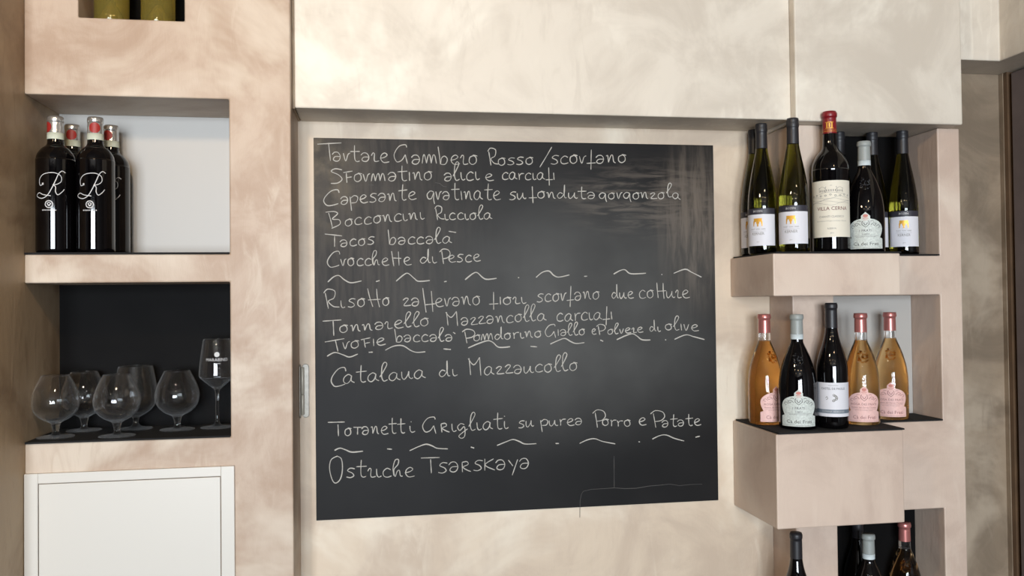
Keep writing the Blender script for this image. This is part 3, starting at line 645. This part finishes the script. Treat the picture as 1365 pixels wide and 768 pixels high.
def frati(name, loc, rz, label, group, glassm, neckm, capm, ringlabel, lblm, ink, title, sub, band, RB):
    t = thing(name, loc, label, 'wine bottle', group, rz)
    kx = .96 * RB / 37
    fra = [(15.2 + (r - 15.2) * (RB - 15.2) / 25.3, z) for r, z in FRA]
    pr = profile(mm(base_pts(RB) + fra)); rf = rfun_of(pr)
    if neckm:
        obj('glass_body', lathe(pr + [(0, pr[-1][1])], SEG), glassm, t, smooth=True)
        p2 = profile(mm([(0, 212.3), (0, 212.3), (15.1, 212.3), (15.1, 212.3)] + FRAN[1:]))
        obj('neck', lathe(p2 + [(0, p2[-1][1])], SEG), neckm, t, smooth=True)['label'] = 'clear glass neck above the wine'
    else:
        p2 = profile(mm(base_pts(RB) + fra + FRAN[1:])); obj('glass_body', lathe(p2 + [(0, p2[-1][1])], SEG), glassm, t, smooth=True)
    cz = 232
    capsule(t, 'capsule', [(15.3, cz), (15.3, cz), (15.0, 250), (14.6, 267), (14.6, 267), (16.6, 269), (17.0, 273), (16.4, 277), (16.4, 277), (15.8, 280.4), (15.8, 280.4), (0, 281)], capm, ringlabel)
    if band: capsule(t, 'tax_band', [(15.35, 219), (15.35, 219), (15.5, 231.7), (15.5, 231.7), (14.6, 231.7), (14.6, 231.7), (14.7, 219), (14.7, 219), (15.35, 219)], CAPBAND, 'pale paper band below the capsule')
    crest(rf, t, glassm)
    zs = [.0085, .02, .033, .0345, .036] + [.038 + i * .0025 for i in range(8)] + [.058 + i * .0025 for i in range(10)] + [.0825, .086, .090, .094, .097, .0985]
    d = Decal(rf, .0003, kx); d.grid([(z, frati_half(z), frati_half(z)) for z in sorted(zs)], 28); lb = d.build('label', lblm, t, ringlabel and 'waisted paper label with a crown-shaped top')
    d = Decal(rf, .0006, kx)
    d.text('Cà dei Frati', .0118, .0165, .001, .92); d.text(title, .0076, .0505, 0, 1.05); d.text(sub, .0052, .0432); d.rect(-.026, .026, .0402, .0406, 16); d.text('denominazione di origine controllata', .0026, .0370); d.rect(-.034, .034, .0112, .0116, 16)
    d.ribbon([(-.0065, .0760), (-.0068, .0680), (0, .0610), (.0068, .0680), (.0065, .0760), (-.0065, .0760)], .0014, False); d.ribbon([(-.004, .073), (0, .0665), (.004, .073)], .0012)
    for s in (-1, 1):
        d.ribbon([(s * .010, .066), (s * .015, .0715), (s * .021, .070), (s * .018, .0655), (s * .0145, .0675)], .0010); d.ribbon([(s * .020, .063), (s * .026, .067), (s * .030, .063), (s * .025, .060)], .0009); d.ribbon([(s * .009, .0755), (s * .0135, .0775), (s * .016, .075)], .0009)
    d.build('lettering', ink, lb)
    d = Decal(rf, .0006, kx); d.rect(-.0055, .0055, .0825, .0842, 4); d.disc(0, .0895, .0050, 3, 16, .0, .8); d.rect(-.0042, .0042, .0790, .0800, 4); d.build('crown_print', INKRED, lb, 'coral crown at the top of the label')
    return t
RG, FG = 'pink-capped bottles of rose wine', 'dark bottles with grey capsules and waisted labels'
MZ = MR1 + MT; BZ = BR1 + MT
r0 = frati('rose_wine_bottle', (.9895, -.090, MZ), .21, 'orange rose bottle at the left end of the deep box shelf, label half hidden', RG, ROSE, CLEAR, CAPPINK, 'copper pink capsule', LBLPINK, INKROSE, 'ROSA DEI FRATI', 'Riviera del Garda Classico', False, 43.0)
dup(r0, (1.222, -.150, MZ), -.42, 'middle orange rose bottle, just right of the black-capped bottle', RG)
dup(r0, (1.347, -.083, MZ), -.58, 'rightmost orange rose bottle on the deep box shelf, in the niche', RG)
dup(r0, (1.397, -.055, BZ), -.55, 'pink-capped bottle at the bottom right, body only partly in view', RG)
f0 = frati('dark_wine_bottle', (1.031, -.181, MZ), -.44, 'dark bottle with grey capsule and grey waisted label beside the leftmost rose bottle', FG, DARKGLASS, None, CAPGREY, 'matt grey capsule', LBLGREY, INKDARK, 'I FRATI', 'Lugana', True, 46.0)
dup(f0, (1.2165, -.188, UZ), -.54, 'dark grey-capped bottle beside the big red-capped bottle on the upper shelf', FG)
dup(f0, (1.239, -.140, BZ), -.5, 'grey-capped bottle partly hidden under the deep box shelf, bottom right', FG)

# --- sloping-shouldered black bottle, white label with grey band
def castel(loc, rz, label, group):
    t = thing('black_wine_bottle', loc, label, 'wine bottle', group, rz)
    pr, bm = bottle_glass([(37, 100), (37, 142), (35.2, 160), (30.5, 180), (24.5, 200), (18.6, 220), (15, 240), (14.0, 255), (13.4, 290)], 37, 290, 0)
    obj('glass_body', bm, DARKGLASS, t, smooth=True); rf = rfun_of(pr)
    capsule(t, 'capsule', [(14.6, 246), (14.6, 246), (14.4, 270), (14.1, 294), (14.1, 294), (15.3, 295), (15.3, 303), (14.4, 305), (14.4, 305), (13.6, 308), (13.6, 308), (0, 308.3)], CAPBLACK, 'matt black capsule')
    d = Decal(rf, .0003); d.grid([(.030, .054, .054), (.07, .054, .054), (.113, .054, .054)], 32); lb = d.build('label', LBLWHITE, t, 'white paper label')
    d = Decal(rf, .0005); d.grid([(.038, .054, .054), (.0475, .054, .054)], 32); d.build('band', LBLBAND, lb, 'blue-grey band near the foot of the label')
    d = Decal(rf, .0006); d.text('CASTEL DE PAOLIS', .0075, .0960, 0, .92); d.rect(-.012, .012, .106, .1066); d.build('lettering', INKDARK, lb)
    d = Decal(rf, .0008); d.text('DONNA ADRIANA', .0064, .0405); d.build('band_lettering', INKWHITE, lb)
    d = Decal(rf, .0006)
    for k in range(9): d.disc(.004 + .004 * math.cos(k * 1.7), .076 + .007 * math.sin(k * 2.3), .0030, 2, 10, .0018)
    d.ribbon([(-.018, .075), (-.015, .079), (-.013, .074), (-.017, .071)], .0012); d.build('emblem', INKGREY, lb)
    return t
BG = 'black bottles with black capsules'
b0 = castel((1.1165, -.194, MZ), -.47, 'black bottle with black capsule and white label on the deep box shelf', BG)
dup(b0, (1.0155, -.190, BZ + .002), -.45, 'black-capped bottle at the bottom edge left of the lower niche', BG)
dup(b0, (1.2645, -.050, BZ), -.5, 'black-capped bottle in the lowest niche, half hidden behind the grey-capped bottle', BG)

# --- dark bottles with silver capsule, red seal and flowing white letter
RBOT = [(40, 60), (40, 195), (39.6, 206), (36.8, 219), (29, 231), (20.5, 238), (17.4, 243), (16.4, 252), (15, 270), (14.6, 290)]
def rbottle(loc, label, capa):
    t = thing('red_wine_bottle', loc, label, 'wine bottle', 'dark bottles with silver capsules and red seals')
    pr, bm = bottle_glass(RBOT, 40, 290, 0); obj('glass_body', bm, DARKGLASS, t, smooth=True); rf = rfun_of(pr)
    cp = capsule(t, 'capsule', [(16.6, 267), (16.6, 267), (16.4, 280), (16.1, 292), (16.1, 292), (16.9, 293), (17.0, 299), (16.4, 301.5), (16.4, 301.5), (15, 304), (15, 304), (0, 304.2)], SILVER, 'silver capsule'); cp.rotation_euler.z = capa
    rc = lambda z: .0166
    d = Decal(rc, .0004); d.disc(0, .2788, .0118, 6, 28); d.build('seal', REDDOT, cp, 'round red seal')
    tb = capsule(t, 'tax_band', [(17.4, 252.5), (17.4, 252.5), (17.2, 266.8), (17.2, 266.8), (16.2, 266.8), (16.2, 266.8), (16.5, 252.5), (16.5, 252.5), (17.4, 252.5)], TAXGREEN, 'pale green tax strip')
    d = Decal(rf, .0004)
    o = lambda pts, w: d.ribbon([(x * .0172, .1315 + y * .0172) for x, y in pts], w)
    o([(1.9, 2.55), (1.5, 2.75), (1.1, 2.35), (.75, 1.5), (.35, .55), (-.15, -.35), (-.75, -.75), (-1.4, -.65), (-1.75, -.35), (-1.3, -.05), (-.7, -.3), (.2, -.45)], .0017)
    o([(-.75, 1.0), (-1.15, .9), (-1.25, 1.6), (-.8, 2.2), (-.05, 2.45), (.75, 2.45), (1.35, 2.1), (1.4, 1.45), (.95, 1.05), (.45, .95)], .0015)
    o([(.45, .95), (.75, .7), (.75, .1), (1.0, -.3), (1.5, .1), (1.75, .45)], .0016)
    d.rect(-.0150, -.0112, .1475, .1520, 2)
    d.disc(0, .1055, .0085, 2, 24, .0066); d.ribbon([(-.004, .108), (0, .1015), (.004, .108)], .0014); d.disc(0, .1065, .0036, 2, 12, .002)
    for i in range(9): d.rect(-.0145 + i * .0033, -.0125 + i * .0033, .0915, .0940, 1)
    d.build('white_print', INKWHITE, t, 'flowing white letter R with a small round emblem below')
    return t
LZ = UN0 + MT
rbottle((-.698, -.137, LZ), 'dark bottle with white R, front row beside the left wall', -.89)
rbottle((-.615, -.137, LZ), 'dark bottle with white R, front row away from the wall, red seal facing out', .19)
rbottle((-.692, -.050, LZ), 'dark silver-capped bottle in the back row between the two front ones', .16)
rbottle((-.607, -.050, LZ), 'dark silver-capped bottle in the back row at right, against the white panel', -.28)

# --- two bottles of white wine in the small upper niche
def white_bottle(loc, label, group):
    t = thing('white_wine_bottle', loc, label, 'wine bottle', group)
    R = 37
    pr = profile(mm([(0, 52), (3, 51.5), (9, 42), (18, 22), (25, 6), (30, .5), (34, 0), (R, 5), (R, 5), (R, 120), (R, 180), (33, 202), (20, 222), (15, 236), (14.2, 270)]))
    obj('glass_body', lathe(pr + [(0, pr[-1][1])], SEG), OLIVE, t, smooth=True); rf = rfun_of(pr[12:])
    capsule(t, 'capsule', [(14.9, 240), (14.9, 240), (14.6, 280), (14.6, 280), (15.4, 284), (15.2, 292), (15.2, 292), (0, 293)], CAPGREY)
    d = Decal(lambda z: .037, .0003); d.grid([(.074, .02, .050), (.09, .02, .050), (.16, .02, .050)], 24); d.build('label', LBLCREAM, t, 'pale label')
    return t
WG = 'olive glass bottles in the small top niche'
wb = white_bottle((-.586, -.115, TNZ + .0003), 'left of two olive glass bottles in the small top niche', WG)
dup(wb, (-.486, -.115, TNZ + .0003), .1, 'right of two olive glass bottles in the small top niche', WG)

# ------------------------------------------------------------------ drinking glasses
def drinking_glass(name, loc, label, cat, group, outer, inner, logo=False):
    t = thing(name, loc, label, cat, group)
    pr = profile(mm(outer)) ; pi = profile(mm(inner))
    split = [i for i, (r, z) in enumerate(pr)]
    obj('bowl_and_stem' if False else 'glass_body', lathe(pr + pi, SEG), CLEAR, t, smooth=True)
    if logo:
        rf = rfun_of(pr[len(pr) * 2 // 3:])
        d = Decal(rf, .0003); d.disc(.006, .1745, .0058, 3, 20, .0); d.text('MARABINO', .0105, .1590, .006, .95); d.rect(-.002, .014, .1530, .1542, 4); d.build('etched_logo', INKWHITE, t, 'white etched emblem and name')
    return t
SN_O = [(0, 0), (30, 0), (37, .4), (38.5, 1.2), (37, 2.2), (24, 3.4), (12, 5.2), (7.5, 9), (6.4, 14), (7.6, 22), (10.2, 31), (10.2, 31), (16, 35), (30, 42.5), (43.5, 57), (49, 76), (47, 94), (40, 114), (31.5, 131), (28.8, 137)]
SN_I = [(28.0, 137.6), (27.0, 137), (29.6, 130.3), (38, 113.6), (44.9, 93.6), (46.9, 76), (41.7, 58.4), (28.8, 45.2), (15.6, 38), (5, 36), (0, 35.8)]
GG = 'round brandy snifters on the black mat'
GZ = LN0 + MT
g0 = drinking_glass('brandy_snifter', (-.705, -.120, GZ), 'leftmost brandy snifter, in front of the plaster side wall', 'glass', GG, SN_O, SN_I)
dup(g0, (-.674, -.0305, GZ), 0, 'brandy snifter second from the left, behind the leftmost one', GG)
dup(g0, (-.571, -.139, GZ), 0, 'foremost middle brandy snifter, in front of the open tulip glass', GG)
dup(g0, (-.459, -.066, GZ), 0, 'rightmost brandy snifter, standing alone beside the stemmed wine glass', GG)
TU_O = [(0, 0), (30, 0), (36, .4), (38, 1.2), (36, 2.4), (22, 4.4), (11, 8), (6.5, 14), (5.8, 20), (8, 28), (8, 28), (16, 33), (32, 43), (44, 58), (48.5, 76), (47.8, 92), (44, 116), (40, 136), (37.8, 147)]
TU_I = [(37.0, 147.6), (36.0, 147), (38.0, 135.6), (42.0, 115.6), (45.7, 92), (46.4, 76), (42.2, 59.4), (30.6, 45.6), (15, 37), (5, 34.6), (0, 34.3)]
drinking_glass('brandy_glass', (-.560, -.0310, GZ), 'taller wide-mouthed tulip glass behind the middle brandy snifter', 'glass', None, TU_O, TU_I)
WI_O = [(0, 0), (30, 0), (36.5, .4), (38, 1.0), (36, 1.8), (22, 3.4), (11, 6), (5.5, 12), (4, 22), (3.8, 50), (4, 78), (6, 89), (6, 89), (12, 95), (25, 106), (38, 118), (41, 124), (41, 124), (39.2, 150), (35, 182), (31, 208)]
WI_I = [(30.4, 208.4), (29.9, 208), (33.9, 182), (38.1, 150), (39.8, 124), (37, 119.2), (24, 108), (12, 98), (4, 94.5), (0, 94.2)]
drinking_glass('wine_glass', (-.3725, -.050, GZ), 'tall stemmed wine glass with white etched name at the right of the niche', 'wine glass', None, WI_O, WI_I, True)
